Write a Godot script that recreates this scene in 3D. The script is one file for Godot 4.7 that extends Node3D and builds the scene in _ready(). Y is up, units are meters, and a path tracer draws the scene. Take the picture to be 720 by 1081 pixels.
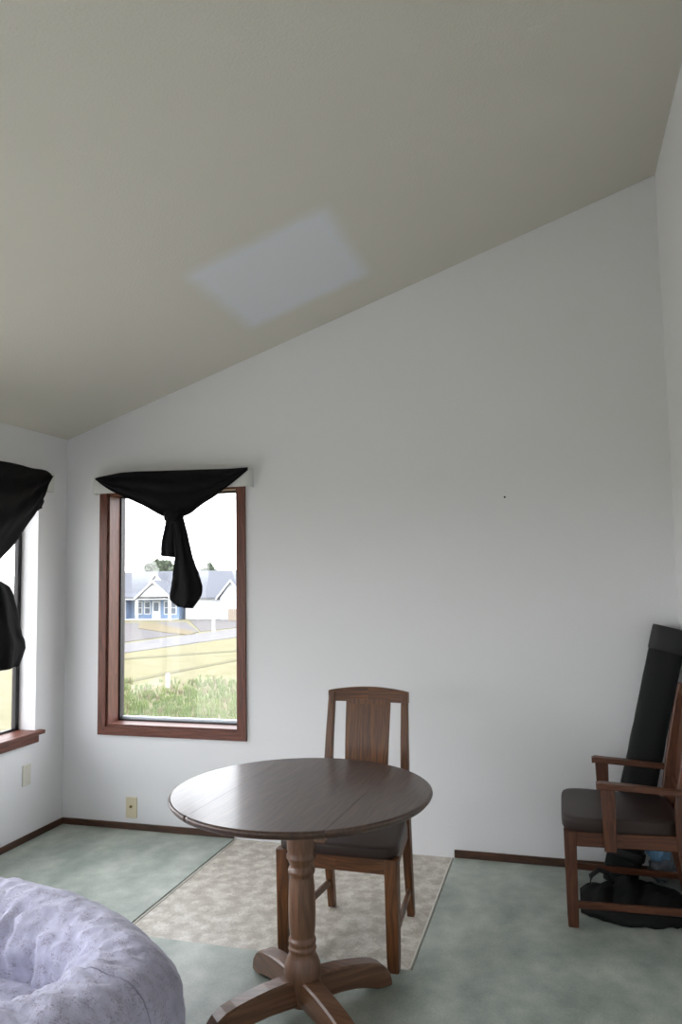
extends Node3D
# A vaulted sitting room: round pedestal table with a dining chair, an armchair by the right wall,
# a pet bed, two scarf-draped windows and the neighbours' houses outside.

# ---------------------------------------------------------------- camera
const CAM_AT := Vector3(0, 1.5, 0)
const CAM_TURN := Vector3(4.85, 16.05, -0.951)      # degrees
const FOCAL := 797.0                                # pixels, 720 x 1081 frame
var cam_basis: Basis

# room, metres
const XL := -3.03
const XR := 0.565
const ZB := -4.157
const ZR := 2.6
const T := 0.16
const YG := -2.8        # the yard lies a storey lower
const WALL_EAVE := 2.407
const SLOPE := 0.3289

var M := {}
var taken := {}


func ceil_y(x: float) -> float:
	return WALL_EAVE + SLOPE * (x - XL)


func sight(u: float, v: float) -> Vector3:
	return cam_basis * Vector3((u - 360.0) / FOCAL, -(v - 540.5) / FOCAL, -1.0)


func pz(u: float, v: float, z: float) -> Vector3:      # point on a plane parallel to the back wall
	var d := sight(u, v)
	return CAM_AT + d * ((z - CAM_AT.z) / d.z)


func px(u: float, v: float, x: float) -> Vector3:      # point on a plane parallel to the left wall
	var d := sight(u, v)
	return CAM_AT + d * ((x - CAM_AT.x) / d.x)


func py(u: float, v: float, y: float) -> Vector3:      # point on a level plane
	var d := sight(u, v)
	return CAM_AT + d * ((y - CAM_AT.y) / d.y)


# ---------------------------------------------------------------- nodes
func numbered(called: String) -> String:
	var n: int = taken.get(called, 0)
	taken[called] = n + 1
	return called if n == 0 else "%s_%03d" % [called, n]


func tag(o: Node, label: String, category: String, group := "") -> Node:
	o.set_meta("label", label)
	o.set_meta("category", category)
	if group:
		o.set_meta("group", group)
	return o


func thing(called: String, label: String, category: String, at := Vector3.ZERO, turn := 0.0, group := "") -> Node3D:
	var o := Node3D.new()
	o.name = numbered(called)
	add_child(o)
	o.position = at
	o.rotation.y = turn
	tag(o, label, category, group)
	return o


func setting(called: String) -> Node3D:
	var o := Node3D.new()
	o.name = numbered(called)
	add_child(o)
	o.set_meta("kind", "structure")
	return o


func begin() -> SurfaceTool:
	var st := SurfaceTool.new()
	st.begin(Mesh.PRIMITIVE_TRIANGLES)
	return st


func obj(called: String, st: SurfaceTool, mat: Material, parent: Node = null) -> MeshInstance3D:
	st.generate_normals()
	var o := MeshInstance3D.new()
	o.mesh = st.commit()
	o.material_override = mat
	if parent == null:
		o.name = numbered(called)
		add_child(o)
	else:
		o.name = called
		parent.add_child(o, true)
	return o


func struct(called: String, st: SurfaceTool, mat: Material) -> MeshInstance3D:
	var o := obj(called, st, mat)
	o.set_meta("kind", "structure")
	return o


# ---------------------------------------------------------------- shapes
# every closed shape is a list of triangles; solid() turns them outwards
func solid(st: SurfaceTool, smooth: PackedVector3Array, flat := PackedVector3Array()) -> void:
	var vol := 0.0
	var o: Vector3 = smooth[0] if smooth.size() else flat[0]
	for arr in [smooth, flat]:
		for i in range(0, arr.size(), 3):
			vol += (arr[i] - o).dot((arr[i + 1] - o).cross(arr[i + 2] - o))
	for k in 2:
		var arr: PackedVector3Array = smooth if k == 0 else flat
		st.set_smooth_group(0 if k == 0 else -1)
		for i in range(0, arr.size(), 3):
			st.add_vertex(arr[i])
			if vol > 0.0:
				st.add_vertex(arr[i + 2])
				st.add_vertex(arr[i + 1])
			else:
				st.add_vertex(arr[i + 1])
				st.add_vertex(arr[i + 2])


func poly(out: PackedVector3Array, pts: Array, centre: Vector3) -> void:
	var n: Vector3 = (pts[1] - pts[0]).cross(pts[2] - pts[0])
	var flip: bool = n.dot(pts[0] - centre) < 0.0
	for i in range(1, pts.size() - 1):
		out.append(pts[0])
		out.append(pts[i + 1] if flip else pts[i])
		out.append(pts[i] if flip else pts[i + 1])


func box(st: SurfaceTool, lo: Vector3, hi: Vector3, b := 0.0, xf := Transform3D()) -> void:
	var c := (lo + hi) / 2
	var h := (hi - lo) / 2
	b = minf(b, minf(h.x, minf(h.y, h.z)) * 0.95)
	var t := PackedVector3Array()
	var p := func(sx, sy, sz, ax):
		var q := Vector3(h.x if ax == 0 else h.x - b, h.y if ax == 1 else h.y - b, h.z if ax == 2 else h.z - b)
		return xf * (c + Vector3(sx, sy, sz) * q)
	var centre := xf * c
	var S := [[-1, -1], [1, -1], [1, 1], [-1, 1]]
	for s in [-1, 1]:
		poly(t, S.map(func(e): return p.call(s, e[0], e[1], 0)), centre)
		poly(t, S.map(func(e): return p.call(e[0], s, e[1], 1)), centre)
		poly(t, S.map(func(e): return p.call(e[0], e[1], s, 2)), centre)
	if b > 0.0:
		for s in S:
			poly(t, [p.call(s[0], s[1], -1, 0), p.call(s[0], s[1], 1, 0), p.call(s[0], s[1], 1, 1), p.call(s[0], s[1], -1, 1)], centre)
			poly(t, [p.call(s[0], -1, s[1], 0), p.call(s[0], 1, s[1], 0), p.call(s[0], 1, s[1], 2), p.call(s[0], -1, s[1], 2)], centre)
			poly(t, [p.call(-1, s[0], s[1], 1), p.call(1, s[0], s[1], 1), p.call(1, s[0], s[1], 2), p.call(-1, s[0], s[1], 2)], centre)
		for sx in [-1, 1]:
			for s in S:
				poly(t, [p.call(sx, s[0], s[1], 0), p.call(sx, s[0], s[1], 1), p.call(sx, s[0], s[1], 2)], centre)
	solid(st, PackedVector3Array(), t)


func prism(st: SurfaceTool, outline: Array, depth: Vector3) -> void:      # a convex or fan-shaped outline pushed along depth
	var t := PackedVector3Array()
	var n := outline.size()
	for i in range(1, n - 1):
		t.append_array([outline[0], outline[i], outline[i + 1], outline[0] + depth, outline[i + 1] + depth, outline[i] + depth])
	for i in n:
		var a: Vector3 = outline[i]
		var b: Vector3 = outline[(i + 1) % n]
		t.append_array([a, a + depth, b + depth, a, b + depth, b])
	solid(st, PackedVector3Array(), t)


func loft(st: SurfaceTool, rings: Array, smooth := true, caps := true, closed := false) -> void:
	var s := PackedVector3Array()
	var f := PackedVector3Array()
	var n: int = rings[0].size()
	var m := rings.size()
	for k in (m if closed else m - 1):
		var a: PackedVector3Array = rings[k]
		var b: PackedVector3Array = rings[(k + 1) % m]
		for i in n:
			var j := (i + 1) % n
			s.append_array([a[i], b[i], b[j], a[i], b[j], a[j]])
	if caps and not closed:
		var ca := Vector3.ZERO
		var cb := Vector3.ZERO
		for i in n:
			ca += rings[0][i] / n
			cb += rings[m - 1][i] / n
		for i in n:
			var j := (i + 1) % n
			f.append_array([ca, rings[0][i], rings[0][j], cb, rings[m - 1][j], rings[m - 1][i]])
	if smooth:
		solid(st, s, f)
	else:
		s.append_array(f)
		solid(st, PackedVector3Array(), s)


# a bar of bevelled rectangular section: rows of [centre, half width along A, half depth along B]
func bar(st: SurfaceTool, rows: Array, A: Vector3, B: Vector3, c := 0.004, smooth := false) -> void:
	var rings := []
	for r in rows:
		var a: float = r[1]
		var b: float = r[2]
		var k := minf(c, minf(a, b) * 0.9)
		var ring := PackedVector3Array()
		for q in [[a - k, b], [a, b - k], [a, -b + k], [a - k, -b], [-a + k, -b], [-a, -b + k], [-a, b - k], [-a + k, b]]:
			ring.append(r[0] + A * q[0] + B * q[1])
		rings.append(ring)
	loft(st, rings, smooth)


func lathe(st: SurfaceTool, at: Vector3, prof: Array, segs := 40) -> void:      # rows of [radius, height]
	var rings := []
	for r in prof:
		var ring := PackedVector3Array()
		for i in segs:
			var a := TAU * i / segs
			ring.append(at + Vector3(cos(a) * r[0], r[1], sin(a) * r[0]))
		rings.append(ring)
	loft(st, rings)


func tube(st: SurfaceTool, pts: Array, r: float, n := 8, closed := false) -> void:
	var rings := []
	for i in pts.size():
		var a: Vector3 = pts[maxi(i - 1, 0)]
		var b: Vector3 = pts[mini(i + 1, pts.size() - 1)]
		var d := (b - a).normalized()
		var s := d.cross(Vector3.UP if absf(d.y) < 0.9 else Vector3.RIGHT).normalized()
		var w := s.cross(d)
		var ring := PackedVector3Array()
		for k in n:
			ring.append(pts[i] + (s * cos(TAU * k / n) + w * sin(TAU * k / n)) * r)
		rings.append(ring)
	loft(st, rings, true, true, closed)


func sheet(st: SurfaceTool, grid: Array, thick: Vector3) -> void:      # a cloth: rows of points, given a thickness
	var s := PackedVector3Array()
	var m := grid.size()
	var n: int = grid[0].size()
	for i in m - 1:
		for j in n - 1:
			var a: Vector3 = grid[i][j]
			var b: Vector3 = grid[i + 1][j]
			var c: Vector3 = grid[i + 1][j + 1]
			var d: Vector3 = grid[i][j + 1]
			s.append_array([a, b, c, a, c, d])
			s.append_array([a + thick, c + thick, b + thick, a + thick, d + thick, c + thick])
	var rim := []
	for j in n:
		rim.append(grid[0][j])
	for i in range(1, m):
		rim.append(grid[i][n - 1])
	for j in range(n - 2, -1, -1):
		rim.append(grid[m - 1][j])
	for i in range(m - 2, 0, -1):
		rim.append(grid[i][0])
	for k in rim.size():
		var a: Vector3 = rim[k]
		var b: Vector3 = rim[(k + 1) % rim.size()]
		s.append_array([a, b + thick, a + thick, a, b, b + thick])
	# orient by the sheet itself: the back faces run the other way round
	solid(st, s)


# ---------------------------------------------------------------- materials
func noise(sd: int, freq: float, oct := 3, type := FastNoiseLite.TYPE_SIMPLEX_SMOOTH) -> FastNoiseLite:
	var n := FastNoiseLite.new()
	n.seed = sd
	n.frequency = freq
	n.noise_type = type
	n.fractal_octaves = oct
	return n


func paint(w: int, h: int, f: Callable) -> ImageTexture:      # f(x, y) -> Color, sRGB
	var im := Image.create(w, h, false, Image.FORMAT_RGB8)
	for y in h:
		for x in w:
			im.set_pixel(x, y, f.call(x, y))
	return ImageTexture.create_from_image(im)


func mat(c: Color, rough := 0.8, name := "") -> StandardMaterial3D:
	var m := StandardMaterial3D.new()
	m.albedo_color = c
	m.roughness = rough
	m.resource_name = name
	return m


func textured(t: Texture2D, rough: float, scale: float, world := false) -> StandardMaterial3D:
	var m := mat(Color.WHITE, rough)
	m.albedo_texture = t
	m.uv1_triplanar = true
	m.uv1_world_triplanar = world
	m.uv1_scale = Vector3.ONE * scale
	return m


func relief(m: StandardMaterial3D, t: Texture2D, cm: float) -> StandardMaterial3D:
	m.heightmap_enabled = true
	m.heightmap_texture = t
	m.heightmap_scale = cm
	return m


func wood_picture(sd: int, dark: Color, light: Color, upright: bool) -> ImageTexture:
	var a := noise(sd, 0.045, 4)
	var b := noise(sd + 1, 0.012, 2)
	var c := noise(sd + 2, 0.35, 1)
	return paint(384, 384, func(x, y):
		var u: float = x if upright else y
		var v: float = y if upright else x
		var warp := b.get_noise_2d(u * 0.6, v * 0.25) * 14.0
		var g := a.get_noise_2d((u + warp) * 1.6, v * 0.09) * 0.9 + 0.5
		var pore := c.get_noise_2d(u * 1.4, v * 0.05)
		var k := clampf(g - maxf(0.0, pore - 0.25) * 0.7, 0.0, 1.0)
		return dark.lerp(light, k))


func woods(key: String, sd: int, dark: Color, light: Color, rough: float, coat := 0.0, coat_rough := 0.2) -> void:
	for up in [true, false]:
		var m := textured(wood_picture(sd, dark, light, up), rough, 2.2)
		if coat > 0.0:
			m.clearcoat_enabled = true
			m.clearcoat = coat
			m.clearcoat_roughness = coat_rough
		M[key + ("_v" if up else "_u")] = m


func make_materials() -> void:
	# painted walls: rolled paint with a faint orange-peel relief
	var peel_noise := noise(11, 0.09, 3)
	var peel := paint(256, 256, func(x, y):
		var k := peel_noise.get_noise_2d(x, y) * 0.5 + 0.5
		return Color(k, k, k))
	M.wall = relief(textured(peel, 0.75, 3.0, true), peel, 0.05)
	M.wall.albedo_texture = null
	M.wall.albedo_color = Color(0.918, 0.918, 0.925)
	M.ceiling = relief(textured(peel, 0.9, 3.0, true), peel, 0.12)
	M.ceiling.albedo_texture = null
	M.ceiling.albedo_color = Color(0.842, 0.828, 0.787)
	M.trim_white = mat(Color(0.9, 0.9, 0.88), 0.5)

	# carpet
	var c1 := noise(21, 0.006, 3)
	var c2 := noise(22, 0.5, 1)
	var c3 := noise(23, 0.03, 3)
	var carpet := paint(1200, 1200, func(x, y):
		var k := c1.get_noise_2d(x * 3.0, y * 1.6) * 0.5 + c3.get_noise_2d(x * 1.8, y * 1.8) * 0.22 + c2.get_noise_2d(x, y) * 0.14
		return Color(0.47, 0.52, 0.475).lerp(Color(0.74, 0.765, 0.72), clampf(0.47 + k * 1.15, 0.0, 1.0)))
	var tuft := paint(256, 256, func(x, y):
		var k := c2.get_noise_2d(x * 1.5, y * 1.5) * 0.5 + 0.5
		return Color(k, k, k))
	M.carpet = textured(carpet, 0.48, 1.0 / 7.0, true)
	M.carpet.uv1_offset = Vector3(0.5, 0.5, 0.62)
	M.carpet.metallic_specular = 0.65
	M.carpet.rim_enabled = true
	M.carpet.rim = 0.6
	M.carpet_side = M.carpet

	# stone-look vinyl: cells of cream, beige and grey with darker veins
	var v1 := noise(31, 0.02, 3)
	var v2 := noise(32, 0.055, 2, FastNoiseLite.TYPE_CELLULAR)
	v2.cellular_return_type = FastNoiseLite.RETURN_DISTANCE2_SUB
	var v3 := noise(33, 0.10, 3)
	var vinyl := paint(768, 768, func(x, y):
		var wx: float = x + v3.get_noise_2d(x, y) * 10.0
		var wy: float = y + v3.get_noise_2d(x + 300, y) * 10.0
		var k := clampf(0.5 + v1.get_noise_2d(wx, wy) * 1.0 + v3.get_noise_2d(wx * 1.3, wy * 1.3) * 0.5, 0.0, 1.0)
		var c := Color(0.69, 0.655, 0.60).lerp(Color(0.87, 0.85, 0.81), k)
		var edge := clampf(1.0 - (v2.get_noise_2d(wx, wy) + 1.0) * 5.0, 0.0, 1.0)
		return c.lerp(Color(0.60, 0.56, 0.50), edge * 0.45))
	M.vinyl = textured(vinyl, 0.42, 0.7, true)
	M.vinyl.uv1_offset = Vector3(0.335, 0.0, 0.945)
	M.metal_strip = mat(Color(0.82, 0.81, 0.77), 0.4)
	M.subfloor = mat(Color(0.25, 0.22, 0.18), 0.9)

	woods("table", 41, Color(0.21, 0.135, 0.105), Color(0.33, 0.225, 0.175), 0.42, 0.35, 0.16)
	woods("base", 45, Color(0.33, 0.225, 0.16), Color(0.50, 0.355, 0.26), 0.38, 0.2, 0.25)
	woods("chair", 49, Color(0.27, 0.155, 0.07), Color(0.47, 0.29, 0.14), 0.42, 0.15, 0.25)
	woods("arm", 53, Color(0.27, 0.14, 0.07), Color(0.42, 0.235, 0.125), 0.45, 0.1, 0.3)
	woods("casing", 57, Color(0.33, 0.18, 0.13), Color(0.48, 0.275, 0.21), 0.45)
	woods("baseboard", 61, Color(0.22, 0.15, 0.10), Color(0.38, 0.235, 0.16), 0.5)

	var hide_noise := noise(71, 0.22, 3)
	var hide := paint(256, 256, func(x, y):
		var k := hide_noise.get_noise_2d(x, y) * 0.5 + 0.5
		return Color(k, k, k))
	M.leather = relief(textured(hide, 0.4, 8.0), hide, 0.05)
	M.leather.albedo_texture = null
	M.leather.albedo_color = Color(0.20, 0.155, 0.14)
	M.leather.metallic_specular = 0.4

	# black scarf
	var weave := paint(128, 128, func(x, y):
		var k := 0.5 + 0.5 * sin(x * PI / 2.0) * sin(y * PI / 2.0)
		return Color(k, k, k))
	M.scarf = relief(textured(weave, 0.75, 12.0), weave, 0.03)
	M.scarf.albedo_texture = null
	M.scarf.albedo_color = Color(0.075, 0.07, 0.08)
	M.scarf.rim_enabled = true
	M.scarf.rim = 0.25
	M.scarf.metallic_specular = 0.25
	M.black_nylon = relief(textured(weave, 0.65, 10.0), weave, 0.04)
	M.black_nylon.albedo_texture = null
	M.black_nylon.albedo_color = Color(0.115, 0.12, 0.12)
	M.black_nylon.metallic_specular = 0.3
	M.black_band = mat(Color(0.085, 0.09, 0.09), 0.5)
	M.rod_white = mat(Color(0.86, 0.865, 0.85), 0.45)

	# plush cover of the pet bed: lavender with matted, brownish worn flecks
	var p1 := noise(81, 0.012, 3)
	var p2 := noise(82, 0.11, 3)
	var p3 := noise(83, 0.4, 1)
	var p4 := noise(84, 0.022, 3)
	var plush := paint(768, 768, func(x, y):
		var base := Color(0.63, 0.625, 0.71).lerp(Color(0.76, 0.755, 0.835), 0.5 + p1.get_noise_2d(x + 900, y) * 0.8)
		var where := clampf((p1.get_noise_2d(x, y) + 0.06) * 5.0, 0.0, 1.0)
		var streak := 1.0 - absf(p4.get_noise_2d(x * 1.0 + p1.get_noise_2d(x, y) * 40.0, y * 2.2)) * 3.6
		var fleck := clampf(streak, 0.0, 1.0) * clampf(0.35 + p2.get_noise_2d(x * 0.8, y * 1.6) * 2.2, 0.0, 1.0)
		base = base.lerp(Color(0.42, 0.38, 0.42), where * fleck * 0.95)
		var g := p3.get_noise_2d(x, y) * 0.015
		return Color(base.r + g, base.g + g, base.b + g))
	var fuzz := paint(256, 256, func(x, y):
		var k := p3.get_noise_2d(x * 1.3, y * 1.3) * 0.3 + p2.get_noise_2d(x, y) * 0.5 + 0.5
		return Color(k, k, k))
	M.plush = relief(textured(plush, 0.95, 1.5), fuzz, 0.22)
	M.plush.rim_enabled = true
	M.plush.rim = 0.4
	M.plush_seam = mat(Color(0.55, 0.535, 0.61), 0.95)

	M.ivory = mat(Color(0.86, 0.82, 0.70), 0.4)
	M.ivory_pale = mat(Color(0.86, 0.85, 0.80), 0.4)
	M.dark = mat(Color(0.10, 0.09, 0.08), 0.5)
	M.brass = mat(Color(0.55, 0.47, 0.30), 0.35)
	M.brass.metallic = 0.9
	M.frame_dark = mat(Color(0.10, 0.085, 0.10), 0.45)
	M.frame_pale = mat(Color(0.80, 0.84, 0.88), 0.5)
	var g := mat(Color(1, 1, 1, 0.04), 0.03, "glass")
	g.transparency = BaseMaterial3D.TRANSPARENCY_ALPHA
	M.glass = g
	var bagm := mat(Color(0.58, 0.78, 0.93), 0.35)
	bagm.backlight_enabled = true
	bagm.backlight = Color(0.25, 0.4, 0.5)
	M.blue_film = bagm
	M.shaded_film = mat(Color(0.50, 0.52, 0.55), 0.35)  # lower half of the bag, its shade put into the colour

	# outdoors
	var o1 := noise(91, 0.02, 4)
	var o2 := noise(92, 0.2, 2)
	var grass := paint(512, 512, func(x, y):
		var k := clampf(0.5 + o1.get_noise_2d(x, y * 2.0) * 0.9 + o2.get_noise_2d(x, y) * 0.3, 0.0, 1.0)
		return Color(0.395, 0.385, 0.29).lerp(Color(0.455, 0.435, 0.355), k))
	M.grass = textured(grass, 1.0, 0.07, true)
	var dirt := paint(256, 256, func(x, y):
		var k := clampf(0.5 + o1.get_noise_2d(x * 2.0, y * 2.0) * 0.8 + o2.get_noise_2d(x, y) * 0.3, 0.0, 1.0)
		return Color(0.380, 0.347, 0.276).lerp(Color(0.435, 0.405, 0.337), k))
	M.dirt = textured(dirt, 1.0, 0.15, true)
	var tar := paint(256, 256, func(x, y):
		var k := clampf(0.5 + o1.get_noise_2d(x, y) * 0.7 + o2.get_noise_2d(x, y) * 0.25, 0.0, 1.0)
		return Color(0.385, 0.38, 0.385).lerp(Color(0.43, 0.425, 0.43), k))
	M.road = textured(tar, 0.9, 0.1, true)
	var lot := paint(256, 256, func(x, y):
		var k := clampf(0.5 + o1.get_noise_2d(x, y) * 0.7 + o2.get_noise_2d(x, y) * 0.25, 0.0, 1.0)
		return Color(0.34, 0.33, 0.335).lerp(Color(0.385, 0.375, 0.375), k))
	M.lot = textured(lot, 0.95, 0.12, true)
	M.ditch = mat(Color(0.36, 0.35, 0.28), 1.0)
	M.blade = mat(Color.WHITE, 0.9)
	M.blade.vertex_color_use_as_albedo = true
	M.leaf = M.blade
	M.siding_blue = mat(Color(0.394, 0.482, 0.596), 0.8)
	M.siding_white = mat(Color(0.741, 0.750, 0.758), 0.8)
	M.shingle = mat(Color(0.375, 0.385, 0.41), 0.9)
	M.house_trim = mat(Color(0.724, 0.732, 0.741), 0.7)
	M.house_glass = mat(Color(0.329, 0.369, 0.423), 0.1)
	M.fence = mat(Color(0.516, 0.463, 0.409), 0.9)
	M.bark = mat(Color(0.222, 0.182, 0.142), 0.95)
	for k in ["grass", "dirt", "road", "lot", "ditch", "shingle"]:
		M[k].metallic_specular = 0.08      # dry, porous ground: no sheen at a low angle
	M.added_deck = mat(Color(0.82, 0.80, 0.76), 0.85)
	M.stucco = mat(Color(0.503, 0.503, 0.490), 0.9)


# ---------------------------------------------------------------- room
const WIN1 := [-2.727, -1.838, 0.603, 2.048]                 # back wall, x0 x1 y0 y1
const ADDED_REAR := [-2.6, -1.6, 0.90, 2.05]                       # unseen window added to the rear wall for light, x0 x1 y0 y1
const LEFT_SEEN_AND_ADDED := [[-3.885, -2.915, 0.60, 2.03], [-2.60, -0.20, 0.06, 2.03], [0.5, 2.2, 0.60, 2.03]]   # z0 z1 y0 y1; the last two are unseen, added for daylight


func wedge(st: SurfaceTool, x0: float, x1: float, y0: float, z0: float, z1: float) -> void:      # wall piece up to the slope
	prism(st, [Vector3(x0, y0, z0), Vector3(x1, y0, z0), Vector3(x1, ceil_y(x1), z0), Vector3(x0, ceil_y(x0), z0)], Vector3(0, 0, z1 - z0))


func build_room() -> void:
	# floor: slab, carpet in three pieces round the vinyl, vinyl sheet, edge strips
	var fl := setting("floor")
	var st := begin()
	box(st, Vector3(XL - T, -0.25, ZB - T), Vector3(XR + T, -0.012, ZR + T))
	obj("subfloor", st, M.subfloor, fl)
	var vx0 := -1.865
	var vx1 := -0.602
	var vz := -2.96
	st = begin()
	box(st, Vector3(XL, -0.012, ZB), Vector3(vx0 - 0.004, 0.0, vz))
	obj("carpet", st, M.carpet, fl)
	st = begin()
	box(st, Vector3(vx1 + 0.002, -0.012, ZB), Vector3(XR, 0.0, vz))
	obj("carpet", st, M.carpet, fl)
	st = begin()
	box(st, Vector3(XL, -0.012, vz), Vector3(XR, 0.0, ZR))
	obj("carpet", st, M.carpet, fl)
	st = begin()
	box(st, Vector3(vx0 + 0.004, -0.012, ZB), Vector3(vx1 - 0.002, -0.004, vz - 0.003), 0.001)
	obj("vinyl_sheet", st, M.vinyl, fl)
	st = begin()
	box(st, Vector3(vx0 + 0.004, -0.006, ZB + 0.01), Vector3(vx0 + 0.014, 0.0, vz - 0.01), 0.002)
	obj("edge_strip", st, M.metal_strip, fl)
	st = begin()
	box(st, Vector3(vx1 - 0.014, -0.006, ZB + 0.01), Vector3(vx1 - 0.003, 0.0, vz - 0.01), 0.003)
	obj("edge_strip", st, M.metal_strip, fl)

	# walls
	st = begin()
	wedge(st, XL - T, WIN1[0], -0.25, ZB - T, ZB)
	wedge(st, WIN1[1], XR + T, -0.25, ZB - T, ZB)
	wedge(st, WIN1[0], WIN1[1], WIN1[3], ZB - T, ZB)
	box(st, Vector3(WIN1[0], -0.25, ZB - T), Vector3(WIN1[1], WIN1[2], ZB))
	struct("wall_back", st, M.wall)
	st = begin()
	var z := ZB
	var top := WALL_EAVE
	for w in LEFT_SEEN_AND_ADDED:
		box(st, Vector3(XL - T, -0.25, z), Vector3(XL, top, w[0]))
		box(st, Vector3(XL - T, -0.25, w[0]), Vector3(XL, w[2], w[1]))
		box(st, Vector3(XL - T, w[3], w[0]), Vector3(XL, top, w[1]))
		z = w[1]
	box(st, Vector3(XL - T, -0.25, z), Vector3(XL, top, ZR))
	struct("wall_left", st, M.wall)
	st = begin()
	box(st, Vector3(XR, -0.25, ZB), Vector3(XR + T, ceil_y(XR), ZR))
	struct("wall_right", st, M.wall)
	st = begin()
	wedge(st, XL - T, ADDED_REAR[0], -0.25, ZR, ZR + T)
	wedge(st, ADDED_REAR[1], XR + T, -0.25, ZR, ZR + T)
	wedge(st, ADDED_REAR[0], ADDED_REAR[1], ADDED_REAR[3], ZR, ZR + T)
	box(st, Vector3(ADDED_REAR[0], -0.25, ZR), Vector3(ADDED_REAR[1], ADDED_REAR[2], ZR + T))
	struct("wall_rear", st, M.wall)

	# sloped ceiling
	var e := 0.4
	st = begin()
	prism(st, [Vector3(XL - e, ceil_y(XL - e), ZB - T), Vector3(XR + T, ceil_y(XR + T), ZB - T), Vector3(XR + T, ceil_y(XR + T) + 0.2, ZB - T), Vector3(XL - e, ceil_y(XL - e) + 0.2, ZB - T)], Vector3(0, 0, ZR - ZB + 2 * T))
	var cl := struct("ceiling", st, M.ceiling)
	# a skim-coated, primed repair with feathered roller edges
	var pn := noise(101, 0.05, 3)
	var feather := paint(192, 192, func(x, y):
		var ex: float = minf(x, 191 - x) / 191.0
		var ey: float = minf(y, 191 - y) / 191.0
		var n := pn.get_noise_2d(x, y) * 0.015
		var k := smoothstep(0.015, 0.15, ex + n) * smoothstep(0.015, 0.15, ey + n)
		return Color(0.842, 0.828, 0.787).lerp(Color(0.875, 0.885, 0.905), k))
	var pm := mat(Color.WHITE, 0.9)
	pm.albedo_texture = feather
	var x0 := -1.66
	var x1 := -0.85
	var z0 := -3.88
	var z1 := -2.94
	st = begin()
	st.set_smooth_group(-1)
	var drop := Vector3(0, -0.0004, 0)
	var a := Vector3(x0, ceil_y(x0), z0)
	var b := Vector3(x1, ceil_y(x1), z0)
	var c := Vector3(x1, ceil_y(x1), z1)
	var d := Vector3(x0, ceil_y(x0), z1)
	for tri in [[a, b, c], [a, c, d]]:
		for p in [tri[0], tri[2], tri[1]]:
			st.set_uv(Vector2((p.x - x0) / (x1 - x0), (p.z - z0) / (z1 - z0)))
			st.add_vertex(p + drop)
	for edge in [[a, b], [b, c], [c, d], [d, a]]:
		for p in [edge[0], edge[1] + drop, edge[1], edge[0], edge[0] + drop, edge[1] + drop]:
			st.set_uv(Vector2(0.001, 0.001))
			st.add_vertex(p)
	var patch := obj("primed_patch", st, pm, cl)
	patch.set_meta("label", "white primed repair patch on the cream ceiling")

	# baseboards: low dark strips; the vinyl bay has none
	var bb := [["baseboard_back", Vector3(XL, 0, ZB), Vector3(-1.868, 0.038, ZB + 0.012)], ["baseboard_back", Vector3(-0.598, 0, ZB), Vector3(XR, 0.040, ZB + 0.012)],
		["baseboard_left", Vector3(XL, 0, ZB + 0.012), Vector3(XL + 0.012, 0.038, ZR)], ["baseboard_right", Vector3(XR - 0.012, 0, ZB + 0.012), Vector3(XR, 0.040, ZR)]]
	for q in bb:
		st = begin()
		box(st, q[1], q[2], 0.003)
		struct(q[0], st, M.baseboard_u)


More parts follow.
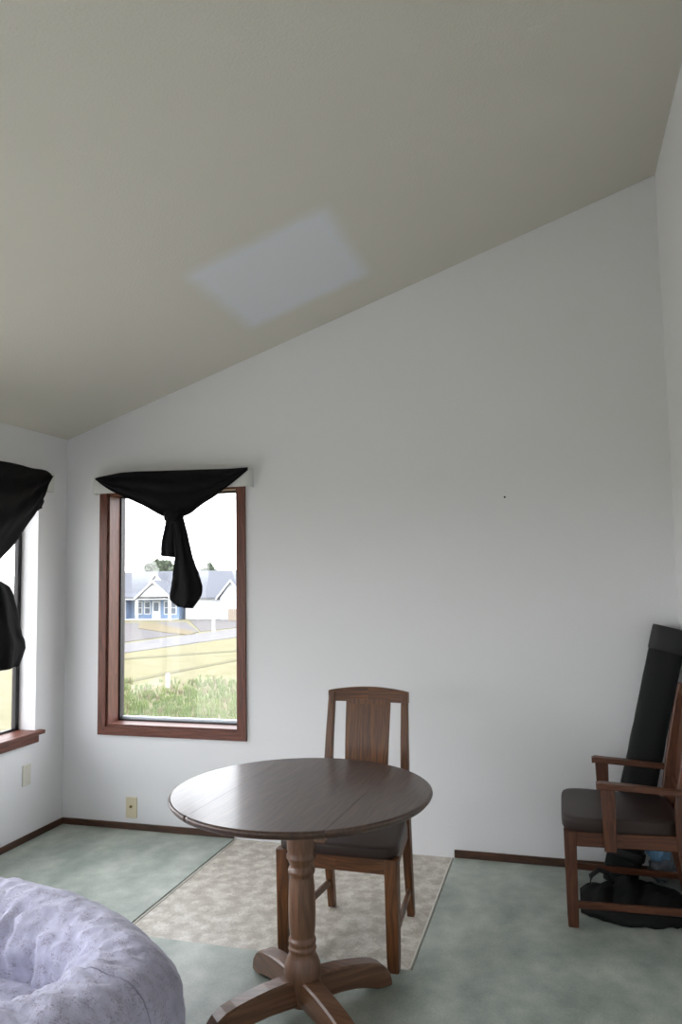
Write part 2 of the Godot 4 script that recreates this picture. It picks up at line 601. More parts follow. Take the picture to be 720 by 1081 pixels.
func build_windows() -> void:
	# window_1: picture window in the back wall with a mitred wooden casing and deep wooden jambs
	var w := setting("window_1")
	var x0: float = WIN1[0]
	var x1: float = WIN1[1]
	var y0: float = WIN1[2]
	var y1: float = WIN1[3]
	var cw := 0.05
	var zf := ZB + 0.016
	var dz := Vector3(0, 0, -0.016)
	for q in [[Vector3(x0 - cw, y0 - cw, zf), Vector3(x0, y0, zf), Vector3(x0, y1, zf), Vector3(x0 - cw, y1 + cw, zf), "v"], [Vector3(x1 + cw, y0 - cw, zf), Vector3(x1, y0, zf), Vector3(x1, y1, zf), Vector3(x1 + cw, y1 + cw, zf), "v"],
		[Vector3(x0 - cw, y0 - cw, zf), Vector3(x1 + cw, y0 - cw, zf), Vector3(x1, y0, zf), Vector3(x0, y0, zf), "u"], [Vector3(x0 - cw, y1 + cw, zf), Vector3(x1 + cw, y1 + cw, zf), Vector3(x1, y1, zf), Vector3(x0, y1, zf), "u"]]:
		var st := begin()
		prism(st, [q[0], q[1], q[2], q[3]], dz)
		obj("casing", st, M["casing_" + q[4]], w)
	var jd := 0.115
	var jt := 0.014
	for q in [[Vector3(x0, y0, ZB - jd), Vector3(x0 + jt, y1, ZB), "v"], [Vector3(x1 - jt, y0, ZB - jd), Vector3(x1, y1, ZB), "v"], [Vector3(x0 + jt, y0, ZB - jd), Vector3(x1 - jt, y0 + jt, ZB), "u"], [Vector3(x0 + jt, y1 - jt, ZB - jd), Vector3(x1 - jt, y1, ZB), "u"]]:
		var st := begin()
		box(st, q[0], q[1], 0.001)
		obj("jamb", st, M["casing_" + q[2]], w)
	frame_z(w, x0 + 0.001, x1 - 0.001, y0 + 0.001, y1 - 0.001, ZB - jd - 0.028, ZB - jd - 0.001, 0.022, M.frame_dark, "frame")
	frame_z(w, x0 + 0.001, x1 - 0.001, y0 + 0.001, y1 - 0.001, ZB - T - 0.01, ZB - jd - 0.030, 0.020, M.frame_dark, "outer_frame")
	var os := begin()
	box(os, Vector3(x0 + 0.022, y0 + 0.0215, ZB - T - 0.01), Vector3(x1 - 0.022, y0 + 0.036, ZB - jd - 0.030), 0.002)
	obj("outer_sill", os, M.frame_pale, w)
	var gs := begin()
	box(gs, Vector3(x0 + 0.02, y0 + 0.02, ZB - jd - 0.018), Vector3(x1 - 0.02, y1 - 0.02, ZB - jd - 0.014))
	obj("pane", gs, M.glass, w)

	# windows in the left wall, all past the first added for daylight: plaster returns, dark frames, wooden stools and aprons
	for q in LEFT_SEEN_AND_ADDED:
		var v := setting("window_%d" % (LEFT_SEEN_AND_ADDED.find(q) + 2))
		var z0: float = q[0]
		var z1: float = q[1]
		var b: float = q[2]
		var t: float = q[3]
		var xo := XL - 0.145
		var xi := XL - 0.115
		var fw := 0.03
		var parts := [[z0, z0 + fw, b, t], [z1 - fw, z1, b, t], [z0 + fw, z1 - fw, b, b + fw], [z0 + fw, z1 - fw, t - fw, t]]
		if z1 - z0 > 1.2:
			parts.append([(z0 + z1) / 2 - 0.02, (z0 + z1) / 2 + 0.02, b + fw, t - fw])
		for r in parts:
			var st := begin()
			box(st, Vector3(xo, r[2], r[0]), Vector3(xi, r[3], r[1]), 0.002)
			obj("frame", st, M.frame_dark, v)
		var st := begin()
		box(st, Vector3(xo + 0.012, b + 0.02, z0 + 0.02), Vector3(xo + 0.016, t - 0.02, z1 - 0.02))
		obj("pane", st, M.glass, v)
		st = begin()
		box(st, Vector3(xi, b, z0 + 0.001), Vector3(XL, b + 0.018, z1 - 0.001), 0.001)
		box(st, Vector3(XL, b - 0.004, z0 - 0.04), Vector3(XL + 0.045, b + 0.018, z1 + 0.04), 0.004)
		obj("stool", st, M.casing_u, v)
		st = begin()
		box(st, Vector3(XL, b - 0.05, z0 - 0.012), Vector3(XL + 0.022, b - 0.005, z1 + 0.012), 0.003)
		obj("apron", st, M.casing_u, v)

	# an unseen window added behind the viewer to let in more daylight
	var rw := setting("window_5")
	frame_z(rw, ADDED_REAR[0], ADDED_REAR[1], ADDED_REAR[2], ADDED_REAR[3], ZR + 0.1, ZR + 0.13, 0.04, M.frame_dark, "frame")
	var rs := begin()
	box(rs, Vector3(ADDED_REAR[0] + 0.03, ADDED_REAR[2] + 0.03, ZR + 0.113), Vector3(ADDED_REAR[1] - 0.03, ADDED_REAR[3] - 0.03, ZR + 0.117))
	obj("pane", rs, M.glass, rw)


func frame_z(parent: Node, x0: float, x1: float, y0: float, y1: float, z0: float, z1: float, fw: float, m: Material, called: String) -> void:
	for r in [[x0, x0 + fw, y0, y1], [x1 - fw, x1, y0, y1], [x0 + fw, x1 - fw, y0, y0 + fw], [x0 + fw, x1 - fw, y1 - fw, y1]]:
		var st := begin()
		box(st, Vector3(r[0], r[2], z0), Vector3(r[1], r[3], z1), 0.002)
		obj(called, st, m, parent)


# ---------------------------------------------------------------- scarves on rods
# to_room: the way from the wall into the room; outlines are given as points on the cloth's plane
func wide_rod(a: Vector3, b: Vector3, height: float, out: Vector3, label: String) -> void:
	# a flat continental rod: a white channel with rounded returns to the wall
	var r := thing("curtain_rod", label, "curtain rod", (a + b) / 2)
	var along := (b - a).normalized()
	var half := (b - a).length() / 2
	var depth := 0.07
	var st := begin()
	var path := []
	path.append(-along * half)
	for k in 7:
		var t := PI / 2 * k / 6
		path.append(-along * (half - 0.025 + 0.025 * cos(t)) + out * (depth - 0.025 + 0.025 * sin(t)))
	for k in 7:
		var t := PI / 2 * (1 - k / 6.0)
		path.append(along * (half - 0.025 + 0.025 * cos(t)) + out * (depth - 0.025 + 0.025 * sin(t)))
	path.append(along * half)
	var grid := []
	for p in path:
		grid.append([p + Vector3(0, -height / 2, 0), p + Vector3(0, height / 2, 0)])
	# thickness towards the inside of the channel
	var s := PackedVector3Array()
	var inner := []
	for i in path.size():
		var tan: Vector3 = (path[mini(i + 1, path.size() - 1)] - path[maxi(i - 1, 0)]).normalized()
		var nrm := tan.cross(Vector3.UP)
		if nrm.dot(out) < 0 and i > 1 and i < path.size() - 2:
			nrm = -nrm
		if i <= 1:
			nrm = -along
		elif i >= path.size() - 2:
			nrm = along
		inner.append([grid[i][0] - nrm * 0.002, grid[i][1] - nrm * 0.002])
	for i in path.size() - 1:
		var rings := []
		for g in [i, i + 1]:
			rings.append(PackedVector3Array([grid[g][0], grid[g][1], inner[g][1], inner[g][0]]))
		loft(st, rings, false)
	obj("channel", st, M.rod_white, r)


func swag(st: SurfaceTool, top: Array, low: Array, knot: Vector3, out: Vector3, sd: int) -> void:
	# cloth between an upper and a lower outline of equal count, with folds running to the knot
	var n := noise(sd, 1.0, 2)
	var rows := 22
	var grid := []
	for i in top.size():
		var col := []
		for j in rows + 1:
			var t := float(j) / rows
			var p: Vector3 = top[i].lerp(low[i], t)
			var s := float(i) / (top.size() - 1)
			var near := 1.0 - absf(s - 0.5) * 2.0
			var fold := sin(t * 19.0 + near * 2.0) * 0.010 * (0.35 + 0.65 * near) + n.get_noise_2d(s * 5.0, t * 4.0) * 0.012
			var belly := sin(PI * t) * 0.02 * (0.3 + near)
			col.append(p + out * (0.012 + belly + fold))
		grid.append(col)
	sheet(st, grid, -out * 0.004)


func curve(pts: Array, t: float) -> Vector3:      # smooth curve through points, t 0..1
	var c := t * (pts.size() - 1)
	var i := clampi(int(c), 0, pts.size() - 2)
	var f := c - i
	var p0: Vector3 = pts[maxi(i - 1, 0)]
	var p1: Vector3 = pts[i]
	var p2: Vector3 = pts[i + 1]
	var p3: Vector3 = pts[mini(i + 2, pts.size() - 1)]
	return p1.cubic_interpolate(p2, p0, p3, f)


func tail(st: SurfaceTool, left: Array, right: Array, out: Vector3, depth: float, sd: int) -> void:      # a hanging end: outlines from top to hem
	var n := noise(sd, 1.0, 2)
	var rings := []
	var m := 26
	for k in m + 1:
		var t := float(k) / m
		var a := curve(left, t)
		var b := curve(right, t)
		var c := (a + b) / 2
		var h := (b - a) / 2
		var ring := PackedVector3Array()
		for i in 48:
			var q := TAU * i / 48
			var fold := 1.0 + 0.30 * sin(q * 5.0 + t * 1.5) * minf(1.0, t * 2.0 + 0.3) + 0.25 * n.get_noise_2d(cos(q) * 2.0, t * 3.0 + sin(q))
			var edge := 1.0 + 0.05 * n.get_noise_2d(t * 9.0, signf(cos(q)) * 7.0)
			ring.append(c + h * cos(q) * edge + out * (sin(q) * depth * (0.5 + 0.5 * t) * fold))
		rings.append(ring)
	loft(st, rings)


func lump(st: SurfaceTool, at: Vector3, rad: Vector3, sd: int, amp := 0.18, segs := 20) -> void:
	var n := noise(sd, 1.2, 3)
	var rings := []
	for i in range(1, segs):
		var ph := PI * i / segs
		var ring := PackedVector3Array()
		for k in segs * 2:
			var th := TAU * k / (segs * 2)
			var d := Vector3(sin(ph) * cos(th), cos(ph), sin(ph) * sin(th))
			ring.append(at + d * rad * (1.0 + amp * n.get_noise_3dv(d * 1.6)))
		rings.append(ring)
	loft(st, rings)


func build_scarves() -> void:
	wide_rod(Vector3(-2.80, 2.092, ZB), Vector3(-1.735, 2.092, ZB), 0.112, Vector3(0, 0, 1), "flat white curtain rod above the window with the wooden casing")
	var zc := ZB + 0.078
	var out := Vector3(0, 0, 1)
	var s := thing("scarf", "black scarf valance knotted over the window with the wooden casing", "curtain", Vector3(-2.25, 2.15, zc))
	var org := s.position
	var P := func(u, v): return pz(u, v, zc) - org
	var top := []
	var low := []
	var tp := [P.call(102, 505), P.call(125, 500), P.call(150, 498), P.call(185, 497), P.call(215, 496), P.call(240, 495), P.call(262.5, 493.5)]
	var lp := [P.call(102, 507), P.call(118, 518), P.call(137, 527), P.call(155, 535), P.call(176, 546), P.call(197, 545), P.call(212, 535), P.call(227, 525), P.call(243, 512), P.call(262.5, 496)]
	for i in 41:
		top.append(curve(tp, i / 40.0))
		low.append(curve(lp, i / 40.0))
	var st := begin()
	swag(st, top, low, P.call(186, 545), out, 201)
	obj("swag", st, M.scarf, s)
	st = begin()
	lump(st, P.call(186, 545) + out * 0.03, Vector3(0.062, 0.045, 0.04), 205)
	obj("knot", st, M.scarf, s)
	st = begin()
	tail(st, [P.call(176, 545), P.call(174, 556), P.call(171, 570), P.call(170, 580), P.call(170.5, 587)], [P.call(192, 545), P.call(192, 556), P.call(192, 570), P.call(191, 582), P.call(190, 589)], out, 0.03, 207)
	obj("short_tail", st, M.scarf, s)
	st = begin()
	tail(st, [P.call(184, 546), P.call(186, 565), P.call(187, 588), P.call(185.5, 602), P.call(184, 616), P.call(182, 632), P.call(191, 640)],
		[P.call(196, 546), P.call(201, 565), P.call(206, 588), P.call(211, 602), P.call(214.5, 613), P.call(215.5, 627), P.call(206, 642)], out * 1.0, 0.035, 209)
	var lt := obj("long_tail", st, M.scarf, s)
	lt.position += out * 0.03

	# left wall, over the window beside the corner; the far half lies outside the picture
	wide_rod(Vector3(XL, 2.10, -2.84), Vector3(XL, 2.10, -3.955), 0.112, Vector3(1, 0, 0), "flat white curtain rod on the left wall above the plaster-edged window")
	var xc := XL + 0.078
	out = Vector3(1, 0, 0)
	s = thing("scarf", "black scarf valance knotted over the left window with the wooden sill", "curtain", Vector3(xc, 2.15, -3.4))
	org = s.position
	var Q := func(u, v): return px(u, v, xc) - org
	var mid := 0.05
	var mirror := func(p: Vector3): return Vector3(p.x, p.y, 2 * mid - p.z)
	var tp1 := [Q.call(53, 502), Q.call(46, 496.5), Q.call(30, 494), Q.call(16, 490), Q.call(0, 487.5)]
	var lp1 := [Q.call(53, 504), Q.call(45, 523), Q.call(33, 545), Q.call(17, 568), Q.call(0, 588)]
	var k1: Vector3 = lp1[4]
	var knot := Vector3(0, k1.y - 0.09, mid)
	tp = tp1 + [Vector3(0, tp1[4].y, mid)]
	lp = lp1 + [knot]
	var tp2 := tp.duplicate()
	tp2.reverse()
	var lp2 := lp.duplicate()
	lp2.reverse()
	tp = tp + tp2.slice(1).map(mirror)
	lp = lp + lp2.slice(1).map(mirror)
	top = []
	low = []
	for i in 41:
		top.append(curve(tp, i / 40.0))
		low.append(curve(lp, i / 40.0))
	st = begin()
	swag(st, top, low, knot, out, 221)
	obj("swag", st, M.scarf, s)
	st = begin()
	lump(st, knot + out * 0.03, Vector3(0.04, 0.05, 0.062), 225)
	obj("knot", st, M.scarf, s)
	st = begin()
	lump(st, Q.call(43, 529) - out * 0.02, Vector3(0.02, 0.05, 0.045), 227, 0.25)
	obj("loose_fold", st, M.scarf, s)
	st = begin()
	tail(st, [knot + Vector3(0, 0, -0.03), Q.call(-6, 612), Q.call(8, 622), Q.call(14, 645), Q.call(19, 668), Q.call(23, 682), Q.call(15, 702)],
		[knot + Vector3(0, 0, 0.03), Q.call(-14, 612), Q.call(-14, 630), Q.call(-13, 650), Q.call(-12, 670), Q.call(-10, 690), Q.call(-8, 709)], out, 0.035, 229)
	lt = obj("long_tail", st, M.scarf, s)
	lt.position += out * 0.02


# ---------------------------------------------------------------- table
func build_table() -> void:
	var t := thing("dining_table", "round dark wood drop-leaf pedestal table with four feet", "table", Vector3(-0.912, 0, -2.605))
	var R := 0.463
	var y1 := 0.75
	var y0 := 0.722
	var turn := 0.055
	# half-round edge profile of the top, outside in
	var prof := [[0.0, y0], [-0.022, y0], [-0.012, y0 + 0.003], [-0.004, y0 + 0.012], [0.0, y0 + 0.020], [-0.001, y1 - 0.004], [-0.005, y1 - 0.001], [-0.009, y1]]
	var cut := 0.235
	for part in [["table_top", -cut + 0.0006, cut - 0.0006], ["leaf", -R, -cut - 0.0006], ["leaf", cut + 0.0006, R]]:
		var lo: float = part[1]
		var hi: float = part[2]
		var rings := []
		for pr in prof.slice(1):
			var r: float = R + pr[0]
			var l := maxf(lo, -r)
			var h := minf(hi, r)
			var ring := PackedVector3Array()
			var a0 := acos(clampf(h / r, -1, 1))
			var a1 := acos(clampf(l / r, -1, 1))
			for k in 33:
				var a := lerpf(a0, a1, k / 32.0)
				ring.append(Vector3(cos(a) * r, pr[1], sin(a) * r))
			for k in 33:
				var a := lerpf(-a1, -a0, k / 32.0)
				ring.append(Vector3(cos(a) * r, pr[1], sin(a) * r))
			rings.append(ring)
		var st := begin()
		loft(st, rings, true)
		var o := obj(part[0], st, M.table_v, t)
		o.rotation.y = -turn
	var st := begin()
	for s in [-1, 1]:
		box(st, Vector3(s * 0.16 - 0.02, 0.672, -0.30), Vector3(s * 0.16 + 0.02, y0 - 0.001, 0.30), 0.006)
	box(st, Vector3(-0.18, 0.685, -0.06), Vector3(0.18, y0 - 0.001, 0.06), 0.004)
	obj("support_rail", st, M.base_v, t)
	# turned column
	var col := [[0.052, 0.685], [0.054, 0.66], [0.055, 0.60], [0.054, 0.545], [0.051, 0.535], [0.056, 0.525], [0.056, 0.518], [0.049, 0.508], [0.044, 0.495], [0.043, 0.487], [0.049, 0.483], [0.051, 0.474], [0.049, 0.465], [0.044, 0.461], [0.045, 0.45], [0.048, 0.42], [0.0505, 0.38], [0.051, 0.33],
		[0.049, 0.285], [0.046, 0.258], [0.045, 0.25], [0.050, 0.246], [0.052, 0.238], [0.050, 0.230], [0.046, 0.226], [0.050, 0.221], [0.053, 0.213], [0.050, 0.206], [0.048, 0.200], [0.056, 0.185], [0.066, 0.160], [0.070, 0.135], [0.066, 0.10], [0.056, 0.06], [0.050, 0.03]]
	st = begin()
	var cat := Vector3(-0.002, 0, 0.005)
	lathe(st, cat, col.map(func(r): return [r[0] * 0.94, r[1]]))
	obj("column", st, M.base_v, t)
	# four feet, cut from thick board, arched below
	for deg in [313.0, 223.0, 133.0, 43.0]:
		var a := deg_to_rad(deg)
		var d := Vector3(cos(a), 0, sin(a))
		var side := Vector3(-sin(a), 0, cos(a))
		var rows := []
		# distance, bottom, top
		for r in [[0.03, 0.035, 0.125], [0.08, 0.036, 0.125], [0.14, 0.036, 0.121], [0.20, 0.030, 0.113], [0.26, 0.016, 0.102], [0.295, 0.003, 0.092], [0.325, 0.0, 0.074], [0.345, 0.0, 0.050], [0.352, 0.0, 0.025]]:
			rows.append([cat + d * r[0] + Vector3(0, (r[1] + r[2]) / 2, 0), 0.032, (r[2] - r[1]) / 2])
		st = begin()
		bar(st, rows, side, Vector3.UP, 0.006)
		obj("foot", st, M.base_u if absf(cos(a)) > 0.5 else M.base_v, t)


# ---------------------------------------------------------------- chairs: front towards +z, origin on the floor under the seat's middle
func cushion(st: SurfaceTool, wf: float, wr: float, z0: float, z1: float, y0: float, y1: float) -> void:      # puffed seat pad
	var rings := []
	var ph := [[0.0, 0.86], [0.10, 0.97], [0.35, 1.0], [0.65, 1.0], [0.85, 0.975], [0.95, 0.92], [1.0, 0.80]]
	for r in ph:
		var ring := PackedVector3Array()
		for i in 64:
			var a := TAU * i / 64
			var c := cos(a)
			var s := sin(a)
			var k := pow(pow(absf(c), 7.0) + pow(absf(s), 7.0), -1.0 / 7.0)
			var zz: float = (z0 + z1) / 2 + (z1 - z0) / 2 * k * s * (1.0 - (1.0 - r[1]) * 0.12)
			var w := lerpf(wr, wf, (zz - z0) / (z1 - z0)) / 2
			ring.append(Vector3(w * k * c * (1.0 - (1.0 - r[1]) * 0.12), lerpf(y0, y1 - 0.008, r[0]), zz))
		rings.append(ring)
	var last := rings.size() - 1
	for q in [0.9, 0.6, 0.3, 0.08]:
		var ring := PackedVector3Array()
		for p in rings[last]:
			ring.append(Vector3(p.x * q, y1 - 0.008 * q * q, (z0 + z1) / 2 + (p.z - (z0 + z1) / 2) * q))
		rings.append(ring)
	loft(st, rings)


func make_chair(t: Node3D, key: String, arms: bool, g: Dictionary) -> void:
	var V: Material = M[key + "_v"]
	var U: Material = M[key + "_u"]
	var fx: float = g.front_x          # half spacing of the front legs
	var rx: float = g.rear_x
	var zf: float = g.zf
	var zr: float = g.zr
	var sy: float = g.seat             # underside of the pad
	var st: SurfaceTool
	for s in [-1, 1]:
		st = begin()
		bar(st, [[Vector3(s * fx, 0, zf), 0.021, 0.021], [Vector3(s * fx, 0.05, zf), 0.0235, 0.0235], [Vector3(s * fx, sy, zf), 0.026, 0.026]], Vector3.RIGHT, Vector3.BACK)
		obj("leg", st, V, t)
		st = begin()                  # rear leg and back post in one sweep
		var rows := []
		for r in g.post:
			rows.append([Vector3(s * lerpf(rx, g.top_x, clampf((r[0] - sy) / 0.5, 0, 1)), r[0], zr + r[1]), r[2], r[3]])
		bar(st, rows, Vector3.RIGHT, Vector3.BACK)
		obj("back_post", st, V, t)
		st = begin()                  # side apron and low stretcher
		bar(st, [[Vector3(s * fx, sy - 0.032, zf - 0.02), 0.011, 0.032], [Vector3(s * rx, sy - 0.032, zr + 0.02), 0.011, 0.032]], Vector3.RIGHT, Vector3.UP)
		obj("apron", st, U, t)
		st = begin()
		bar(st, [[Vector3(s * fx, g.stretch, zf - 0.02), 0.009, 0.015], [Vector3(s * rx, g.stretch, zr + g.foot_kick), 0.009, 0.015]], Vector3.RIGHT, Vector3.UP)
		obj("stretcher", st, U, t)
	st = begin()
	box(st, Vector3(-fx + 0.02, sy - 0.062, zf - 0.008), Vector3(fx - 0.02, sy, zf + 0.014), 0.004)
	obj("apron", st, U, t)
	st = begin()
	box(st, Vector3(-rx + 0.015, sy - 0.062, zr - 0.01), Vector3(rx - 0.015, sy, zr + 0.012), 0.004)
	obj("apron", st, U, t)
	st = begin()
	cushion(st, fx * 2 + 0.062, rx * 2 + 0.03, zr + 0.02, zf + 0.034, sy, sy + g.pad)
	obj("seat", st, M.leather, t)
	# crest rail, arched above, and the lower cross rail
	var lean := func(y): return zr + g.post_at.call(y)
	st = begin()
	var rows := []
	for k in 13:
		var x: float = lerpf(-g.top_x - 0.016, g.top_x + 0.016, k / 12.0)
		var u: float = x / (g.top_x + 0.016)
		var top: float = g.top - 0.018 * u * u
		var bot: float = g.top - 0.067
		rows.append([Vector3(x, (top + bot) / 2, lean.call(g.top - 0.03) - 0.012 * (1 - u * u)), (top - bot) / 2, 0.013])
	bar(st, rows, Vector3.UP, Vector3.BACK, 0.004)
	obj("crest_rail", st, U, t)
	var low: float = sy + 0.14
	st = begin()
	bar(st, [[Vector3(-rx, low, lean.call(low)), 0.02, 0.010], [Vector3(rx, low, lean.call(low)), 0.02, 0.010]], Vector3.UP, Vector3.BACK)
	obj("back_rail", st, U, t)
	st = begin()
	var srows := []
	for k in 7:
		var y: float = lerpf(low, g.top - 0.055, k / 6.0)
		srows.append([Vector3(0, y, lean.call(y) - 0.008 * k / 6.0), lerpf(0.099, 0.106, k / 6.0), 0.006])
	bar(st, srows, Vector3.RIGHT, Vector3.BACK, 0.002)
	obj("splat", st, V, t)
	if arms:
		for s in [-1, 1]:
			st = begin()
			bar(st, [[Vector3(s * (fx + 0.012), g.arm - 0.004, zf - 0.115), 0.022, 0.012], [Vector3(s * (fx + 0.014), g.arm, zf - 0.13), 0.026, 0.013], [Vector3(s * (fx + 0.008), g.arm - 0.006, zf - 0.25), 0.024, 0.0125], [Vector3(s * (rx + 0.03), g.arm - 0.016, zr + 0.05), 0.02, 0.012], [Vector3(s * (rx + 0.02), g.arm - 0.018, zr - 0.01), 0.018, 0.012]], Vector3.RIGHT, Vector3.UP)
			obj("armrest", st, U, t)
			st = begin()
			bar(st, [[Vector3(s * (fx + 0.02), sy - 0.07, zf - 0.162), 0.012, 0.024], [Vector3(s * (fx + 0.02), sy + 0.04, zf - 0.162), 0.012, 0.027], [Vector3(s * (fx + 0.018), g.arm - 0.012, zf - 0.160), 0.012, 0.030]], Vector3.RIGHT, Vector3.BACK)
			obj("arm_post", st, V, t)


func build_chairs() -> void:
	var posts := [[0.0, -0.055, 0.016, 0.018], [0.10, -0.040, 0.017, 0.019], [0.22, -0.018, 0.018, 0.021], [0.36, 0.0, 0.019, 0.023], [0.46, 0.0, 0.019, 0.022], [0.60, -0.012, 0.018, 0.019], [0.76, -0.035, 0.017, 0.016], [0.90, -0.062, 0.016, 0.014], [0.965, -0.077, 0.015, 0.012]]
	var at := func(y): 
		for i in posts.size() - 1:
			if y <= posts[i + 1][0]:
				return lerpf(posts[i][1], posts[i + 1][1], (y - posts[i][0]) / (posts[i + 1][0] - posts[i][0]))
		return posts[-1][1]
	var c := thing("dining_chair", "armless wooden dining chair with a dark leather seat behind the table", "chair", Vector3(-0.883, 0, -3.16), -0.025)
	make_chair(c, "chair", false, {"front_x": 0.223, "rear_x": 0.184, "top_x": 0.174, "zf": 0.215, "zr": -0.215, "seat": 0.415, "pad": 0.05, "stretch": 0.115, "foot_kick": -0.035, "post": posts, "post_at": at, "top": 0.985})
	var aposts := [[0.0, -0.045, 0.018, 0.022], [0.10, -0.032, 0.019, 0.026], [0.24, -0.016, 0.02, 0.040], [0.38, -0.004, 0.021, 0.046], [0.50, -0.004, 0.021, 0.045], [0.62, -0.014, 0.02, 0.036], [0.76, -0.030, 0.019, 0.026], [0.90, -0.052, 0.017, 0.019], [0.97, -0.064, 0.016, 0.014]]
	var aat := func(y):
		for i in aposts.size() - 1:
			if y <= aposts[i + 1][0]:
				return lerpf(aposts[i][1], aposts[i + 1][1], (y - aposts[i][0]) / (aposts[i + 1][0] - aposts[i][0]))
		return aposts[-1][1]
	var a := thing("armchair", "wooden chair with slim arms and a dark leather seat by the corner", "chair", Vector3(0.212, 0, -3.715), -PI / 2)
	make_chair(a, "arm", true, {"front_x": 0.222, "rear_x": 0.20, "top_x": 0.195, "zf": 0.215, "zr": -0.252, "seat": 0.395, "pad": 0.062, "stretch": 0.088, "foot_kick": -0.03, "arm": 0.594, "post": aposts, "post_at": aat, "top": 0.985})


# ---------------------------------------------------------------- pet bed
func build_bed() -> void:
	var c := Vector3(-2.058, 0, -2.127)
	var t := thing("pet_bed", "lavender plush bolster pet bed with worn flecks on the carpet", "pet bed", c, -0.188)
	var A := 0.728
	var AL := 0.42
	var B := 0.35
	var ex := 2.672
	var a := 0.205
	var top := 0.36
	var nz := noise(301, 1.0, 3)
	var nw := noise(302, 1.0, 2)
	var nT := 260
	var nQ := 56
	var rings := []
	for i in nT:
		var th := TAU * i / nT
		var cc := cos(th)
		var ss := sin(th)
		var k := pow(pow(absf(cc), ex) + pow(absf(ss), ex), -1.0 / ex)
		var e := Vector3((A if cc > 0 else AL) * k * cc, 0, B * k * ss)
		var n := e.normalized()
		var ring := PackedVector3Array()
		for q in nQ:
			var ph := TAU * q / nQ
			var co := cos(ph)
			var si := sin(ph)
			# flattened below, plump above
			var hgt := si if si > 0 else maxf(si, -0.80)
			var inner := clampf(-co + 0.25, 0.0, 1.0) * clampf(si + 0.9, 0.0, 1.0)
			var wr := nw.get_noise_2d(th * 3.0, co * 1.5)
			var gather := sin(th * 26.0 + wr * 5.0 + si * 1.4) * 0.013 * inner * (0.5 + nz.get_noise_2d(th * 2.0, 9.0) + 0.4)
			var lumps := nz.get_noise_3d(cos(th) * 2.6, sin(th) * 2.6, si * 1.4 + co) * 0.022
			var crease := -0.008 * maxf(0.0, 1.0 - absf(nw.get_noise_2d(th * 2.3 + 40.0, si * 1.3 + co * 0.9)) * 9.0)
			var d := a + gather + lumps + crease
			ring.append(e + n * co * d + Vector3(0, top - a + hgt * d, 0))
		rings.append(ring)
	# the underside rests on the floor
	for i in nT:
		for q in nQ:
			var p: Vector3 = rings[i][q]
			if p.y < 0.03:
				p.y = 0.0
				rings[i][q] = p
	var st := begin()
	loft(st, rings, true, false, true)
	obj("bolster", st, M.plush, t)
	# sleeping pad
	var prings := []
	for r in [[0.98, 0.0], [1.0, 0.06], [1.0, 0.11], [0.92, 0.135], [0.7, 0.15], [0.4, 0.155], [0.08, 0.157]]:
		var ring := PackedVector3Array()
		for i in 96:
			var th := TAU * i / 96
			var k := pow(pow(absf(cos(th)), ex) + pow(absf(sin(th)), ex), -1.0 / ex)
			var x: float = ((A if cos(th) > 0 else AL) - 0.10) * k * cos(th) * r[0]
			var z: float = (B - 0.10) * k * sin(th) * r[0]
			ring.append(Vector3(x, r[1] + nz.get_noise_2d(x * 3.0, z * 3.0) * 0.012 * r[1] / 0.15, z))
		prings.append(ring)
	st = begin()
	loft(st, prings)
	obj("pad", st, M.plush, t)
	# stitched seams over the bolster
	for th in [-0.12, 2.4, 4.0]:
		var pts := []
		var i := int(fposmod(th, TAU) / TAU * nT)
		for q in range(0, 27):
			pts.append(rings[i][q] + Vector3(0, 0.0, 0))
		st = begin()
		tube(st, pts, 0.0022, 6)
		obj("seam", st, M.plush_seam, t)


